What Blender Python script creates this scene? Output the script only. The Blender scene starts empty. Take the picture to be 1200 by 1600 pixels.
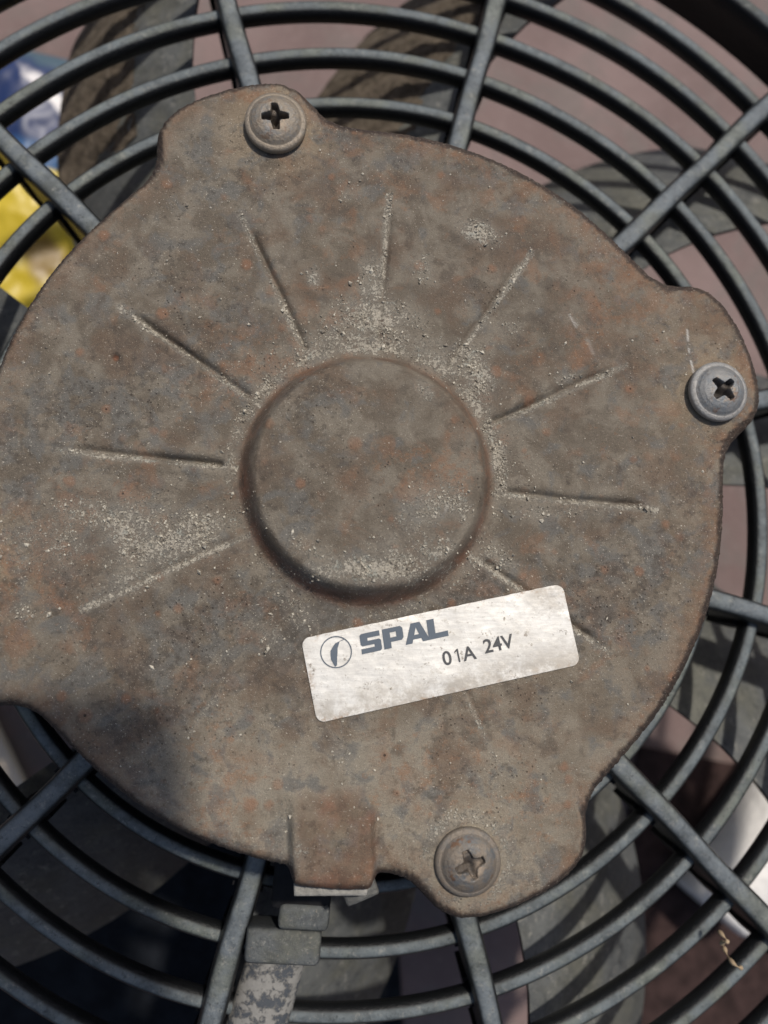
import bpy, bmesh, math, random
import numpy as np
from mathutils import Vector, Matrix, Euler

# ------------------------------------------------------------------ camera, light, exposure
S = bpy.context.scene
COL = S.collection
rad = math.radians

CAM = Vector((-0.164, -0.337, 2.073))
cd = bpy.data.cameras.new('camera')
cam = bpy.data.objects.new('camera', cd); COL.objects.link(cam)
cam.location = CAM
cam.rotation_euler = (Matrix.Rotation(0.119, 3, 'X') @ Matrix.Rotation(-0.099, 3, 'Y')).to_euler()
cd.sensor_fit = 'VERTICAL'; cd.sensor_height = 32.0; cd.sensor_width = 24.0
cd.lens = 32.0 * 1250.0 / 1600.0
cd.clip_start = 0.02; cd.clip_end = 200.0
cd.dof.use_dof = True; cd.dof.focus_distance = 2.12; cd.dof.aperture_fstop = 0.66
S.camera = cam

SHX, SHY = -0.25, -0.39                       # where shadows go, per unit of height
sun_dir = Vector((-SHX, -SHY, 1.0)).normalized()
elev = math.asin(sun_dir.z); azim = math.atan2(sun_dir.x, sun_dir.y)
W = bpy.data.worlds.new('World'); S.world = W; W.use_nodes = True
wn = W.node_tree.nodes; wl = W.node_tree.links
sky = wn.new('ShaderNodeTexSky'); sky.sky_type = 'NISHITA'; sky.sun_disc = False
sky.sun_elevation = elev; sky.sun_rotation = azim
sky.air_density = 1.0; sky.dust_density = 3.0; sky.ozone_density = 1.0
bg = wn['Background']; bg.inputs['Strength'].default_value = 0.085
wl.new(sky.outputs['Color'], bg.inputs['Color'])
sd = bpy.data.lights.new('sun', 'SUN'); sd.energy = 3.1; sd.angle = rad(2.6); sd.color = (1.0, 0.93, 0.85)
so = bpy.data.objects.new('sun', sd); COL.objects.link(so)
so.rotation_euler = sun_dir.to_track_quat('Z', 'Y').to_euler(); so.location = (3, 5, 12)
S.view_settings.view_transform = 'Standard'; S.view_settings.look = 'None'
S.view_settings.exposure = 0.0; S.view_settings.gamma = 1.0

rng = np.random.default_rng(7); random.seed(7)

# ------------------------------------------------------------------ helpers
def link_mesh(name, me, mat=None, parent=None, smooth=True):
    o = bpy.data.objects.new(name, me); COL.objects.link(o)
    if mat is not None: me.materials.append(mat)
    if parent is not None: o.parent = parent
    if smooth: me.polygons.foreach_set('use_smooth', [True] * len(me.polygons))
    return o
def pydata(name, v, f, mat=None, parent=None, smooth=True):
    me = bpy.data.meshes.new(name); me.from_pydata([tuple(map(float, p)) for p in v], [], f); me.update()
    return link_mesh(name, me, mat, parent, smooth)
def bmobj(name, bm, mat=None, parent=None, smooth=False):
    me = bpy.data.meshes.new(name); bm.normal_update(); bm.to_mesh(me); bm.free()
    return link_mesh(name, me, mat, parent, smooth)
def pol(r, deg, z=0.0):
    return Vector((r * math.sin(rad(deg)), r * math.cos(rad(deg)), z))
def grid_mesh(name, V, mat=None, parent=None, closed=False, attrs=None):
    """V: (n, m, 3) array -> quads; closed wraps the second axis"""
    n, m = V.shape[:2]
    i = np.arange(n - 1)[:, None]; j = np.arange(m if closed else m - 1)[None, :]
    j2 = (j + 1) % m
    F = np.stack([i * m + j, (i + 1) * m + j, (i + 1) * m + j2, i * m + j2], -1).reshape(-1, 4)
    me = bpy.data.meshes.new(name)
    me.vertices.add(n * m); me.vertices.foreach_set('co', V.reshape(-1).astype(np.float32))
    me.loops.add(F.size); me.loops.foreach_set('vertex_index', F.reshape(-1).astype(np.int32))
    me.polygons.add(len(F)); me.polygons.foreach_set('loop_start', np.arange(0, F.size, 4, dtype=np.int32))
    me.polygons.foreach_set('use_smooth', np.ones(len(F), bool))
    me.update(calc_edges=True); me.validate()
    for k, a in (attrs or {}).items():
        at = me.attributes.new(k, 'FLOAT', 'POINT'); at.data.foreach_set('value', a.reshape(-1).astype(np.float32))
    return link_mesh(name, me, mat, parent, False)
def sweep(path, prof, close_path=False, caps=True, up=None):
    """path: list of (Vector pos, Vector side, Vector up); prof: [(s,u)] ccw -> verts, faces"""
    v = []; f = []; k = len(prof)
    for (p, s, u) in path:
        for a, b in prof: v.append(p + s * a + u * b)
    n = len(path)
    for i in range(n if close_path else n - 1):
        a = i * k; b = ((i + 1) % n) * k
        for j in range(k):
            j2 = (j + 1) % k
            f.append((a + j, a + j2, b + j2, b + j))
    if caps and not close_path:
        f.append(tuple(reversed(range(k)))); f.append(tuple(range((n - 1) * k, n * k)))
    return v, f
def tube(name, pts, r, mat, parent=None, seg=10, flat=1.0):
    pts = [Vector(p) for p in pts]; path = []
    ref = Vector((0, 0, 1))
    for i, p in enumerate(pts):
        t = (pts[min(i + 1, len(pts) - 1)] - pts[max(i - 1, 0)]).normalized()
        s = t.cross(ref);
        if s.length < 1e-3: s = t.cross(Vector((0, 1, 0)))
        s.normalize(); path.append((p, s, s.cross(t)))
    rr = r if isinstance(r, (list, tuple)) else [r] * len(pts)
    v = []; f = []
    for (p, s, u), q in zip(path, rr):
        for j in range(seg):
            a = 2 * math.pi * j / seg; v.append(p + s * math.cos(a) * q + u * math.sin(a) * q * flat)
    for i in range(len(pts) - 1):
        for j in range(seg):
            j2 = (j + 1) % seg; f.append((i * seg + j, (i + 1) * seg + j, (i + 1) * seg + j2, i * seg + j2))
    f.append(tuple(range(seg))); f.append(tuple(reversed(range((len(pts) - 1) * seg, len(pts) * seg))))
    o = pydata(name, v, f, mat, parent); return o
def rbox(name, size, bev, mat, parent=None, loc=(0, 0, 0), rot=(0, 0, 0), seg=3, jitter=0.0):
    bm = bmesh.new(); bmesh.ops.create_cube(bm, size=1.0)
    for q in bm.verts: q.co = Vector((q.co.x * size[0], q.co.y * size[1], q.co.z * size[2]))
    bmesh.ops.bevel(bm, geom=bm.edges[:], offset=bev, segments=seg, profile=0.6, affect='EDGES')
    if jitter:
        for q in bm.verts: q.co += Vector((random.uniform(-1, 1), random.uniform(-1, 1), random.uniform(-1, 1))) * jitter
    M = Matrix.Translation(loc) @ Euler(rot).to_matrix().to_4x4()
    bmesh.ops.transform(bm, matrix=M, verts=bm.verts)
    return bmobj(name, bm, mat, parent, True)
def tag(o, label=None, cat=None, kind=None, group=None):
    if label: o['label'] = label
    if cat: o['category'] = cat
    if kind: o['kind'] = kind
    if group: o['group'] = group
    return o

# numpy value noise -------------------------------------------------
_tab = rng.random((256, 256))
def vnoise(x, y, s, seed=0):
    x = x * s + 37.1 + seed * 13.7; y = y * s + 91.3 + seed * 7.9
    xi = np.floor(x).astype(int); yi = np.floor(y).astype(int); fx = x - xi; fy = y - yi
    fx = fx * fx * (3 - 2 * fx); fy = fy * fy * (3 - 2 * fy)
    g = lambda a, b: _tab[a % 256, b % 256]
    return (g(xi, yi) * (1 - fx) + g(xi + 1, yi) * fx) * (1 - fy) + (g(xi, yi + 1) * (1 - fx) + g(xi + 1, yi + 1) * fx) * fy
def fbm(x, y, s, o=4, seed=0):
    a = 0; w = 1; t = 0
    for k in range(o): a = a + w * vnoise(x, y, s * 2 ** k, seed + k * 3); t += w; w *= .55
    return a / t
def sstep(a, b, x):
    t = np.clip((x - a) / (b - a), 0, 1); return t * t * (3 - 2 * t)

# ------------------------------------------------------------------ material helpers
class NT:
    def __init__(s, name):
        s.m = bpy.data.materials.new(name); s.m.use_nodes = True; s.t = s.m.node_tree
        s.b = s.t.nodes['Principled BSDF']; s.co = s.t.nodes.new('ShaderNodeTexCoord').outputs['Object']
    def n(s, k, **kw):
        x = s.t.nodes.new(k)
        for a, b in kw.items(): setattr(x, a, b)
        return x
    def l(s, a, b): s.t.links.new(a, b)
    def noise(s, scale, det=5, rough=.6, dist=0, off=None, vec=None):
        x = s.n('ShaderNodeTexNoise'); x.inputs['Scale'].default_value = scale; x.inputs['Detail'].default_value = det
        x.inputs['Roughness'].default_value = rough; x.inputs['Distortion'].default_value = dist
        v = vec or s.co
        if off is not None:
            mp = s.n('ShaderNodeMapping'); mp.inputs['Location'].default_value = (off, off * .7, off * 1.3); s.l(v, mp.inputs['Vector']); v = mp.outputs[0]
        s.l(v, x.inputs['Vector']); return x.outputs['Fac']
    def vor(s, scale, feat='F1', rnd=1.0, out='Distance', vec=None):
        x = s.n('ShaderNodeTexVoronoi', feature=feat); x.inputs['Scale'].default_value = scale; x.inputs['Randomness'].default_value = rnd
        s.l(vec or s.co, x.inputs['Vector']); return x.outputs[out]
    def ramp(s, fac, a, b, va=0.0, vb=1.0):
        x = s.n('ShaderNodeMapRange', interpolation_type='SMOOTHSTEP'); x.inputs[1].default_value = a; x.inputs[2].default_value = b
        x.inputs[3].default_value = va; x.inputs[4].default_value = vb; s.l(fac, x.inputs[0]); return x.outputs[0]
    def math(s, op, a, b=None):
        x = s.n('ShaderNodeMath', operation=op)
        for i, q in enumerate((a, b)):
            if q is None: continue
            if isinstance(q, (int, float)): x.inputs[i].default_value = q
            else: s.l(q, x.inputs[i])
        return x.outputs[0]
    def mix(s, fac, a, b, mode='MIX'):
        x = s.n('ShaderNodeMix', data_type='RGBA', blend_type=mode)
        for i, q in ((0, fac), (6, a), (7, b)):
            if isinstance(q, (int, float)): x.inputs[i].default_value = q
            elif isinstance(q, tuple): x.inputs[i].default_value = q + (1,)
            else: s.l(q, x.inputs[i])
        return x.outputs[2]
    def attr(s, n): return s.n('ShaderNodeAttribute', attribute_name=n).outputs['Fac']
    def up(s):
        g = s.n('ShaderNodeNewGeometry'); x = s.n('ShaderNodeSeparateXYZ'); s.l(g.outputs['Normal'], x.inputs[0]); return x.outputs['Z']
    def base(s, c):
        if isinstance(c, tuple): s.b.inputs['Base Color'].default_value = c + (1,)
        else: s.l(c, s.b.inputs['Base Color'])
    def rough(s, r):
        if isinstance(r, (int, float)): s.b.inputs['Roughness'].default_value = r
        else: s.l(r, s.b.inputs['Roughness'])
    def bump(s, h, dist, st=1.0):
        x = s.n('ShaderNodeBump'); x.inputs['Distance'].default_value = dist; x.inputs['Strength'].default_value = st
        s.l(h, x.inputs['Height']); s.l(x.outputs[0], s.b.inputs['Normal'])

def mat_rusty():
    k = NT('rusty_steel')
    low = k.noise(2.1, 3, .55, .3, 50.); low2 = k.noise(2.6, 3, .55, .3, 63.); low3 = k.noise(3.4, 3, .6, .3, 77.)
    mid = k.noise(9, 6, .68, .15, 3.0); m2 = k.noise(19, 7, .74, .1, 8.0); m3 = k.noise(30, 7, .78, .1, 21.)
    fine = k.noise(95, 5, .78, 0, 1.0); vf = k.noise(320, 3, .75, 0, 5.)
    lay = lambda hi, lo, a, b, amt: k.math('MULTIPLY', k.ramp(k.math('ADD', hi, k.math('MULTIPLY', k.math('SUBTRACT', lo, .5), .65)), a, b), amt)
    pa = k.noise(11, 3.5, .55, .4, 3.0); pb = k.noise(15, 4, .58, .4, 18.0); pc = k.noise(13, 4.5, .62, .5, 29.); pd = k.noise(21, 4, .6, .3, 43.); pe = k.noise(7, 4, .6, .4, 59.)
    c = k.mix(k.ramp(pa, .40, .60), (.165, .143, .118), (.222, .200, .170))
    c = k.mix(k.math('MULTIPLY', k.attr('tan'), k.ramp(pe, .3, .6, .45, .95)), c, (.300, .250, .190))
    c = k.mix(k.math('MULTIPLY', k.attr('pale'), k.ramp(pb, .3, .6, .35, .9)), c, (.315, .292, .250))
    c = k.mix(lay(pb, low, .50, .64, .75), c, (.166, .164, .158))          # bare greyed steel
    c = k.mix(lay(pe, low3, .48, .68, .60), c, (.165, .122, .092))         # brown rust film
    c = k.mix(lay(pd, low3, .54, .70, .50), c, (.110, .094, .080))
    c = k.mix(k.math('MULTIPLY', lay(pc, low2, .54, .70, .42), k.math('SUBTRACT', 1, k.math('MULTIPLY', k.attr('pale'), .75))), c, (.255, .158, .106))         # orange rust
    c = k.mix(lay(m3, low2, .59, .71, .35), c, (.300, .165, .095))
    c = k.mix(lay(k.noise(40, 5, .7, 0, 41.), low, .56, .68, .45), c, (.075, .064, .055))
    # rust blisters with dark pits, sizes and strengths differ
    vc = k.n('ShaderNodeTexVoronoi'); vc.inputs['Scale'].default_value = 13.5; k.l(k.co, vc.inputs['Vector'])
    sc = k.n('ShaderNodeSeparateColor'); k.l(vc.outputs['Color'], sc.inputs[0])
    dist = k.math('ADD', vc.outputs['Distance'], k.math('MULTIPLY', k.math('SUBTRACT', m3, .5), .35))
    sel = k.math('MULTIPLY', k.ramp(sc.outputs[0], .22, .62), k.ramp(low3, .36, .50, .25, 1)); rr = k.math('MULTIPLY', sc.outputs[1], .16)
    ring = k.ramp(k.math('SUBTRACT', dist, rr), .0, .16, 1, 0)
    c = k.mix(k.math('MULTIPLY', k.math('MULTIPLY', ring, sel), .62), c, (.270, .165, .112))
    pit = k.math('MULTIPLY', k.ramp(vc.outputs['Distance'], .025, .065, 1, 0), k.math('MULTIPLY', k.ramp(sc.outputs[2], .45, .6), sel))
    c = k.mix(k.math('MULTIPLY', pit, .85), c, (.040, .026, .020))
    p2 = k.math('MULTIPLY', k.ramp(k.vor(75.), .10, .22, 1, 0), k.ramp(k.noise(5, 4, .6, 0, 33.), .50, .62))     # fine pitting in patches
    c = k.mix(k.math('MULTIPLY', p2, .6), c, (.060, .046, .038))
    e = k.attr('edge')
    c = k.mix(k.math('MULTIPLY', e, k.math('MULTIPLY', k.ramp(m2, .40, .60), .65)), c, (.250, .155, .102))
    c = k.mix(k.math('MULTIPLY', e, k.ramp(m3, .52, .66, 0, .5)), c, (.11, .075, .06))
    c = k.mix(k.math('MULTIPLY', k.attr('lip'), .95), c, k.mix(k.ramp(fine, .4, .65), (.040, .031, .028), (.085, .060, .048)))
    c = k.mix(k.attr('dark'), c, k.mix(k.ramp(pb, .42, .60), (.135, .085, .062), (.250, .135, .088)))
    c = k.mix(k.ramp(vf, .42, .70, .0, .30), c, (.060, .052, .045))
    c = k.mix(k.ramp(fine, .55, .72, .0, .30), c, (.325, .295, .245))
    c = k.mix(k.math('MULTIPLY', k.ramp(k.noise(170, 4, .85, 0, 71.), .615, .66), k.ramp(low, .3, .6, .3, .95)), c, (.50, .47, .42))
    g_ = k.n('ShaderNodeGamma'); g_.inputs['Gamma'].default_value = 1.38; k.l(c, g_.inputs[0])
    c = k.mix(1.0, g_.outputs[0], (1.60, 1.60, 1.55), 'MULTIPLY')
    # dust: a soft film, then caked grains where it gathers
    d = k.attr('dust')
    c = k.mix(k.math('MULTIPLY', k.ramp(d, .02, .55), k.ramp(m3, .3, .65, .25, .70)), c, (.262, .238, .196))
    dn = k.math('ADD', k.math('MULTIPLY', d, .55), k.math('ADD', k.math('MULTIPLY', k.math('SUBTRACT', k.noise(130, 4, .75, .2, 4.), .5), 1.7), k.math('MULTIPLY', k.math('SUBTRACT', m3, .5), .9)))
    dm = k.math('MULTIPLY', k.ramp(dn, .27, .37), k.ramp(d, .04, .22))
    dc = k.mix(k.ramp(k.noise(230, 4, .85), .36, .52), (.20, .175, .14), (.60, .55, .45))
    dc = k.mix(k.ramp(k.noise(30, 3, .6, 0, 12.), .56, .66, 0, .35), dc, (.36, .43, .40))
    c = k.mix(k.math('MULTIPLY', dm, .88), c, dc)
    c = k.mix(k.attr('scratch'), c, (.55, .53, .49))
    k.base(c)
    k.rough(k.ramp(mid, .3, .7, .58, .85)); k.b.inputs['Specular IOR Level'].default_value = .38
    h = k.math('ADD', k.math('MULTIPLY', fine, .6), k.math('ADD', k.math('MULTIPLY', vf, .45), k.math('MULTIPLY', m2, 1.0)))
    h = k.math('SUBTRACT', h, k.math('MULTIPLY', pit, .8)); h = k.math('SUBTRACT', h, k.math('MULTIPLY', p2, .5)); h = k.math('ADD', h, k.math('MULTIPLY', k.math('MULTIPLY', ring, sel), .4))
    h = k.math('ADD', h, k.math('MULTIPLY', dm, k.math('MULTIPLY', k.noise(240, 4, .85, 0, 9.), 1.3)))
    k.bump(h, .0055, .9)
    return k.m
def mat_plastic(name, dark, dusty, lo=.35, hi=.85, sc=1.0, brown=0.25, rough=.55):
    k = NT(name); up = k.up()
    n1 = k.noise(14 * sc, 6, .7, .4); n2 = k.noise(70 * sc, 5, .75, 0, 3.); n3 = k.noise(5 * sc, 4, .6, 0, 11.)
    dm = k.math('MULTIPLY', k.ramp(up, lo, hi), k.ramp(k.math('ADD', n1, k.math('MULTIPLY', n2, .35)), .38, .86, .35, 1.0))
    dc = k.mix(k.ramp(n3, .45, .62), dusty, (dusty[0] * 1.05, dusty[1] * 1.0, dusty[2] * .84))
    c = k.mix(dm, dark, dc)
    c = k.mix(k.math('MULTIPLY', k.math('MULTIPLY', k.ramp(n2, .58, .74), k.ramp(up, lo, hi)), brown), c, (.27, .235, .19))
    c = k.mix(k.math('MULTIPLY', k.math('MULTIPLY', k.ramp(k.noise(34 * sc, 6, .85, 0, 17.), .54, .66), k.ramp(up, lo, hi)), .55), c, (.33, .325, .29))
    c = k.mix(k.math('MULTIPLY', k.ramp(k.noise(60 * sc, 4, .8, 0, 27.), .56, .66), .5), c, dark)
    k.base(c); k.rough(k.ramp(dm, 0, 1, rough, .66)); k.b.inputs['Specular IOR Level'].default_value = .4
    k.bump(k.math('ADD', n2, k.math('MULTIPLY', n1, .9)), .0045, .8)
    return k.m
def mat_simple(name, col, rough=.6, spec=.4, bump=0.0, bs=60, metal=0.0, var=.25):
    k = NT(name); n = k.noise(bs * .3, 5, .65); d = tuple(x * (1 - var) for x in col); u = tuple(min(1, x * (1 + var)) for x in col)
    k.base(k.mix(k.ramp(n, .3, .7), d, u)); k.rough(rough); k.b.inputs['Specular IOR Level'].default_value = spec; k.b.inputs['Metallic'].default_value = metal
    if bump: k.bump(k.noise(bs, 5, .7), bump)
    return k.m
M_rust = mat_rusty()
M_grille = mat_plastic('dusty_black_plastic', (.008, .009, .010), (.150, .175, .182), .72, 1.0, rough=.4)
M_spoke = mat_plastic('spoke_plastic', (.010, .011, .012), (.160, .184, .198), .50, .97, brown=.35, rough=.3)
M_blade = mat_plastic('blade_plastic', (.022, .026, .031), (.132, .140, .138), .4, .92, .6, brown=.3)
M_black = mat_simple('black_motor_body', (.012, .012, .013), .7, .2)
M_shroud = mat_plastic('shroud_plastic', (.006, .006, .007), (.085, .10, .105), .7, .98, brown=.2)

# ------------------------------------------------------------------ the floor
def mat_floor():
    k = NT('pink_floor')
    a = k.noise(1.1, 6, .6, .5); b = k.noise(5, 6, .7, .6, 4.); f = k.noise(26, 4, .75)
    c = k.mix(k.ramp(a, .35, .65), (.150, .102, .094), (.205, .145, .134))
    c = k.mix(k.math('MULTIPLY', k.ramp(k.noise(2.0, 5, .65, .3, 14.), .46, .62), .6), c, (.140, .122, .110))
    c = k.mix(k.math('MULTIPLY', k.ramp(f, .5, .8), .3), c, (.33, .26, .24))
    k.base(c); k.rough(.8); k.bump(k.math('ADD', f, b), .01, .6); return k.m
FZ = -2.1
o = pydata('floor', [(-40, -40, FZ), (40, -40, FZ), (40, 40, FZ), (-40, 40, FZ)], [(0, 1, 2, 3)], mat_floor(), None, False)
tag(o, kind='structure')

# ------------------------------------------------------------------ motor cover: one stamped rusty sheet
SCREWS = [-14.0, 76.0, 166.0, 256.0]
LT = np.array([(-30, 1.0), (-26, 1.004), (-22, 1.012), (-19.8, 1.032), (-18.4, 1.060), (-17.2, 1.100), (-15.4, 1.133), (-12.5, 1.154), (-8.5, 1.163), (-4, 1.163), (-.5, 1.160),
               (2.3, 1.150), (4.6, 1.125), (6.3, 1.085), (7.6, 1.047), (9.2, 1.022), (11.5, 1.008), (14, 1.002), (17, 1.0)])
def outline(th):
    """th in degrees clockwise from +y"""
    out = np.ones_like(th)
    for s in SCREWS:
        d = (th - s + 180) % 360 - 180
        out = np.maximum(out, np.interp(d, LT[:, 0], LT[:, 1], 1, 1))
    d = (th + 360) % 360
    out = np.maximum(out, 1.0 + .034 * sstep(179.0, 179.7, d) * (1 - sstep(190.9, 191.7, d)))
    return out
NTH = 1440
tha = np.arange(NTH) * 360.0 / NTH
rout = outline(tha)
kern = np.exp(-np.linspace(-2, 2, 9) ** 2 / 2); kern /= kern.sum()
rout = sum(kern[i] * np.roll(rout, i - 4) for i in range(9))
rout = rout + (np.interp(tha, tha, rng.normal(0, .0008, NTH)))
drd = (np.roll(rout, -1) - np.roll(rout, 1)) / (2 * rad(360.0 / NTH))
cosf = rout / np.sqrt(rout ** 2 + drd ** 2)
RIBS = [(5.5 + 30 * i, .385, .748) for i in range(12)]
RDEP = [.6, .75, 1, .9, .95, .8, .7, .75, 1, 1.1, .95, .9]
RDEP[0] = .55; RDEP[1] = .5; RDEP[5] = .25; RDEP[6] = .2; RDEP[7] = .3; RDEP[8] = .28
def ribdist(x, y, a, r0, r1):
    dx, dy = math.sin(rad(a)), math.cos(rad(a))
    t = np.clip(x * dx + y * dy, r0, r1)
    return (x - t * dx) * dy - (y - t * dy) * dx, np.hypot(x - t * dx, y - t * dy), t
def height(x, y, ribs=True):
    r = np.hypot(x, y)
    h = .086 * (1 - sstep(.281, .336, r)) + .006 * np.clip(1 - (r / .28) ** 2, 0, 1)
    h = h - .004 * np.exp(-((r - .352) / .018) ** 2)
    for (a, r0, r1), dp in zip(RIBS, RDEP):
        if not ribs: break
        wx, wy = x + .010 * (fbm(x, y, 9, 3, 41) - .5), y + .010 * (fbm(x, y, 9, 3, 47) - .5)
        sd_, d, t = ribdist(wx, wy, a, r0, r1)
        dp = dp * (.35 + 1.15 * vnoise(t * 1.0, t * 0 + a, 7.0, 61)) * sstep(r1 + .005, r1 - .05, t) ** .5
        h = h - dp * .0150 * np.exp(-(d / .0088) ** 2) + dp * .003 * np.exp(-((d - .026) / .013) ** 2)
    # raised cable channel near the bottom
    ca, sa = math.cos(.02), math.sin(.02); u = (x + .092) * ca + (y + .9) * sa
    h = h + .032 * sstep(-.116, -.096, u) * (1 - sstep(.086, .108, u)) * (1 - sstep(-.90, -.775, y))
    # raised pads under the screws
    for s in SCREWS:
        p = pol(1.0, s); d = np.hypot(x - p.x, y - p.y); h = h + .006 * (1 - sstep(.085, .125, d))
    # dents
    for (px, py, pr, pd) in ((-.653, .315, .011, .012), (-.60, -.20, .017, .008), (-.26, .21, .02, -.004)):
        h = h - pd * np.exp(-(np.hypot(x - px, y - py) / pr) ** 2)
    h = h - .004 * np.exp(-((np.hypot(x - .50, y + .80) - .055) / .006) ** 2) * (x < .49) * (y > -.83)
    return h + .006 * (fbm(x, y, 3.0, 3, 5) - .5) + .0022 * (fbm(x, y, 22., 3, 9) - .5)
def dustmask(x, y):
    r = np.hypot(x, y); th = (np.degrees(np.arctan2(x, y)) + 360) % 360
    up_ = .5 + .5 * np.cos(np.radians(th - 12))
    d = np.exp(-((r - .358) / .022) ** 2) * (.25 + .7 * up_) * np.clip(2.2 * fbm(x, y, 5, 3, 66) - .35, .25, 1)
    d = np.maximum(d, np.exp(-np.clip(r - .355, 0, 9) / .055) * (r > .35) * sstep(.45, .95, up_) * .8)
    for (a, r0, r1), dp in zip(RIBS, RDEP):
        sd_, dd, t = ribdist(x, y, a, r0, r1)
        dx, dy = math.sin(rad(a)), math.cos(rad(a))
        sh = (x - t * dx) * SHX + (y - t * dy) * SHY
        sgn = 1 if (dy * SHX - dx * SHY) > 0 else -1
        d = np.maximum(d, .72 * np.exp(-((sd_ * sgn - .008) / .010) ** 2) * (dd < .05) * (1 if a < 150 or a > 240 else .45))
    def blob(px, py, rx, ry, a, w):
        c, s_ = math.cos(rad(a)), math.sin(rad(a)); X = (x - px) * c + (y - py) * s_; Y = -(x - px) * s_ + (y - py) * c
        return w * np.exp(-((X / rx) ** 2 + (Y / ry) ** 2))
    B = [(.325, .69, .06, .035, -10, .85), (.035, .445, .10, .055, 0, 1.0), (.02, .52, .04, .09, 0, .75), (-.14, .55, .02, .03, 0, .8), (.30, .29, .05, .09, 30, .75), (.33, .18, .03, .06, 10, .6),
         (-.66, -.14, .22, .09, 6, .62), (-.50, -.17, .18, .06, 12, .62), (-.42, -.12, .12, .06, 10, .55), (-.72, -.10, .10, .05, 0, .6), (-.60, -.26, .1, .04, 20, .5), (-.86, -.33, .08, .03, 20, .35),
         (.15, -.10, .11, .07, 30, .5), (.22, -.09, .05, .05, 0, .55), (.0, -.245, .22, .035, 0, .8), (.13, -.21, .1, .045, 30, .7), (-.15, -.20, .10, .04, -40, .45), (.06, -.20, .07, .05, 0, .4), (.15, .21, .05, .02, -40, .45),
         (-.21, -.93, .05, .05, 0, .62), (-.215, -.88, .03, .09, 0, .5), (-.27, -.40, .05, .11, 55, .35), (-.37, -.47, .06, .03, 0, .35), (-.17, -.36, .16, .05, -40, .35), (-.07, -.695, .025, .05, 20, .55),
         (-.04, .80, .08, .03, 60, .2), (.49, -.09, .17, .02, 0, .5), (.55, .28, .05, .02, 20, .4), (-.2, .93, .04, .04, 0, .5), (.16, .58, .03, .05, 0, .4), (.40, .42, .04, .03, 0, .3), (.33, -.2, .1, .05, -40, .4), (-.36, .27, .02, .08, -30, .4)]
    for b in B: d = np.maximum(d, blob(*b))
    p = pol(1.0, 166); q = np.hypot(x - p.x, y - p.y); d = np.maximum(d, .62 * np.exp(-((q - .105) / .018) ** 2) * (.45 + .55 * ((x - p.x + y - p.y) > -.04)))
    return np.clip(d * np.clip(.05 + 1.7 * fbm(x, y, 11, 4, 88), 0, 1.15), 0, 1)
s_in = np.concatenate([np.linspace(0.0, .25, 36), np.linspace(.253, .42, 74), np.linspace(.424, .93, 168), np.linspace(.932, 1.0, 44)])
s_in[0] = .0005
RR = s_in[:, None] * rout[None, :]
X = RR * np.sin(np.radians(tha))[None, :]; Y = RR * np.cos(np.radians(tha))[None, :]
dist = (rout[None, :] - RR) * cosf[None, :]
BW = .042
q = np.clip(1 - dist / BW, 0, 1)
Z = height(X, Y) - BW * 1.35 * (1 - np.sqrt(np.clip(1 - q ** 2, 0, 1)))
nl = 6
edge_z = Z[-1]
wall = np.stack([np.stack([X[-1], Y[-1], edge_z - .012 * (i + 1)], -1) for i in range(nl)], 0)
wall2 = np.stack([X[-1] * .985, Y[-1] * .985, edge_z - .012 * nl - .004], -1)[None]
V = np.concatenate([np.stack([X, Y, Z], -1), wall, wall2], 0)
def ext(a, v): return np.concatenate([a, np.full((nl + 1, NTH), v)], 0)
Edge = (1 - sstep(.0, .11, dist)) * (.65 + .45 * sstep(.2, .9, (X + Y) * .75)) + .25 * (1 - sstep(.05, .3, dist)) * sstep(.3, 1., (X + .7 * Y)) + .55 * np.exp(-((np.hypot(X, Y) - .326) / .013) ** 2) * fbm(X, Y, 6, 3, 24) * 1.5
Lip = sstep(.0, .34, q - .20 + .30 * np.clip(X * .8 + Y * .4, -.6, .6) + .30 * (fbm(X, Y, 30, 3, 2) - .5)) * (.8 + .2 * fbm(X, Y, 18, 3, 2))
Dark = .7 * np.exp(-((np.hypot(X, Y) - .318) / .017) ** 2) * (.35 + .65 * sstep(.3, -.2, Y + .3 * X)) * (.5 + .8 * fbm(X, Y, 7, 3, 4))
Dark = np.maximum(Dark, .95 * (fbm(X, Y, 30, 2, 8) * .4 + np.exp(-(np.hypot(X + .653, Y - .315) / .011) ** 4) > .95))
Dark = np.maximum(Dark, .6 * np.exp(-((np.hypot((X + .60), (Y + .20)) / .018) ** 2)))
tabm = sstep(-.2, -.165, X) * (1 - sstep(.0, .03, X)) * (1 - sstep(-.83, -.77, Y))
Dark = np.maximum(Dark, tabm * np.clip(1.5 * fbm(X, Y, 12, 4, 14) - .35, 0, .8))
Tan = np.zeros_like(X)
for s in SCREWS:
    p = pol(1.0, s); dd = np.hypot(X - p.x, Y - p.y); Tan = np.maximum(Tan, .85 * (1 - sstep(.07, .22, dd)))
Tan = np.maximum(Tan, .6 * sstep(.1, .9, (-Y) * 1.1 + .2 * X - .1) * fbm(X, Y, 4, 3, 77))
Tan = np.maximum(Tan, .55 * sstep(.62, .98, X) * fbm(X, Y, 6, 3, 70))
Pale = .85 * sstep(-.42, -.75, Y + .05 * fbm(X, Y, 5, 3, 1)) * (1 - tabm) * (1 - .6 * sstep(.2, .6, X))
Scr = np.zeros_like(X)
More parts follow.
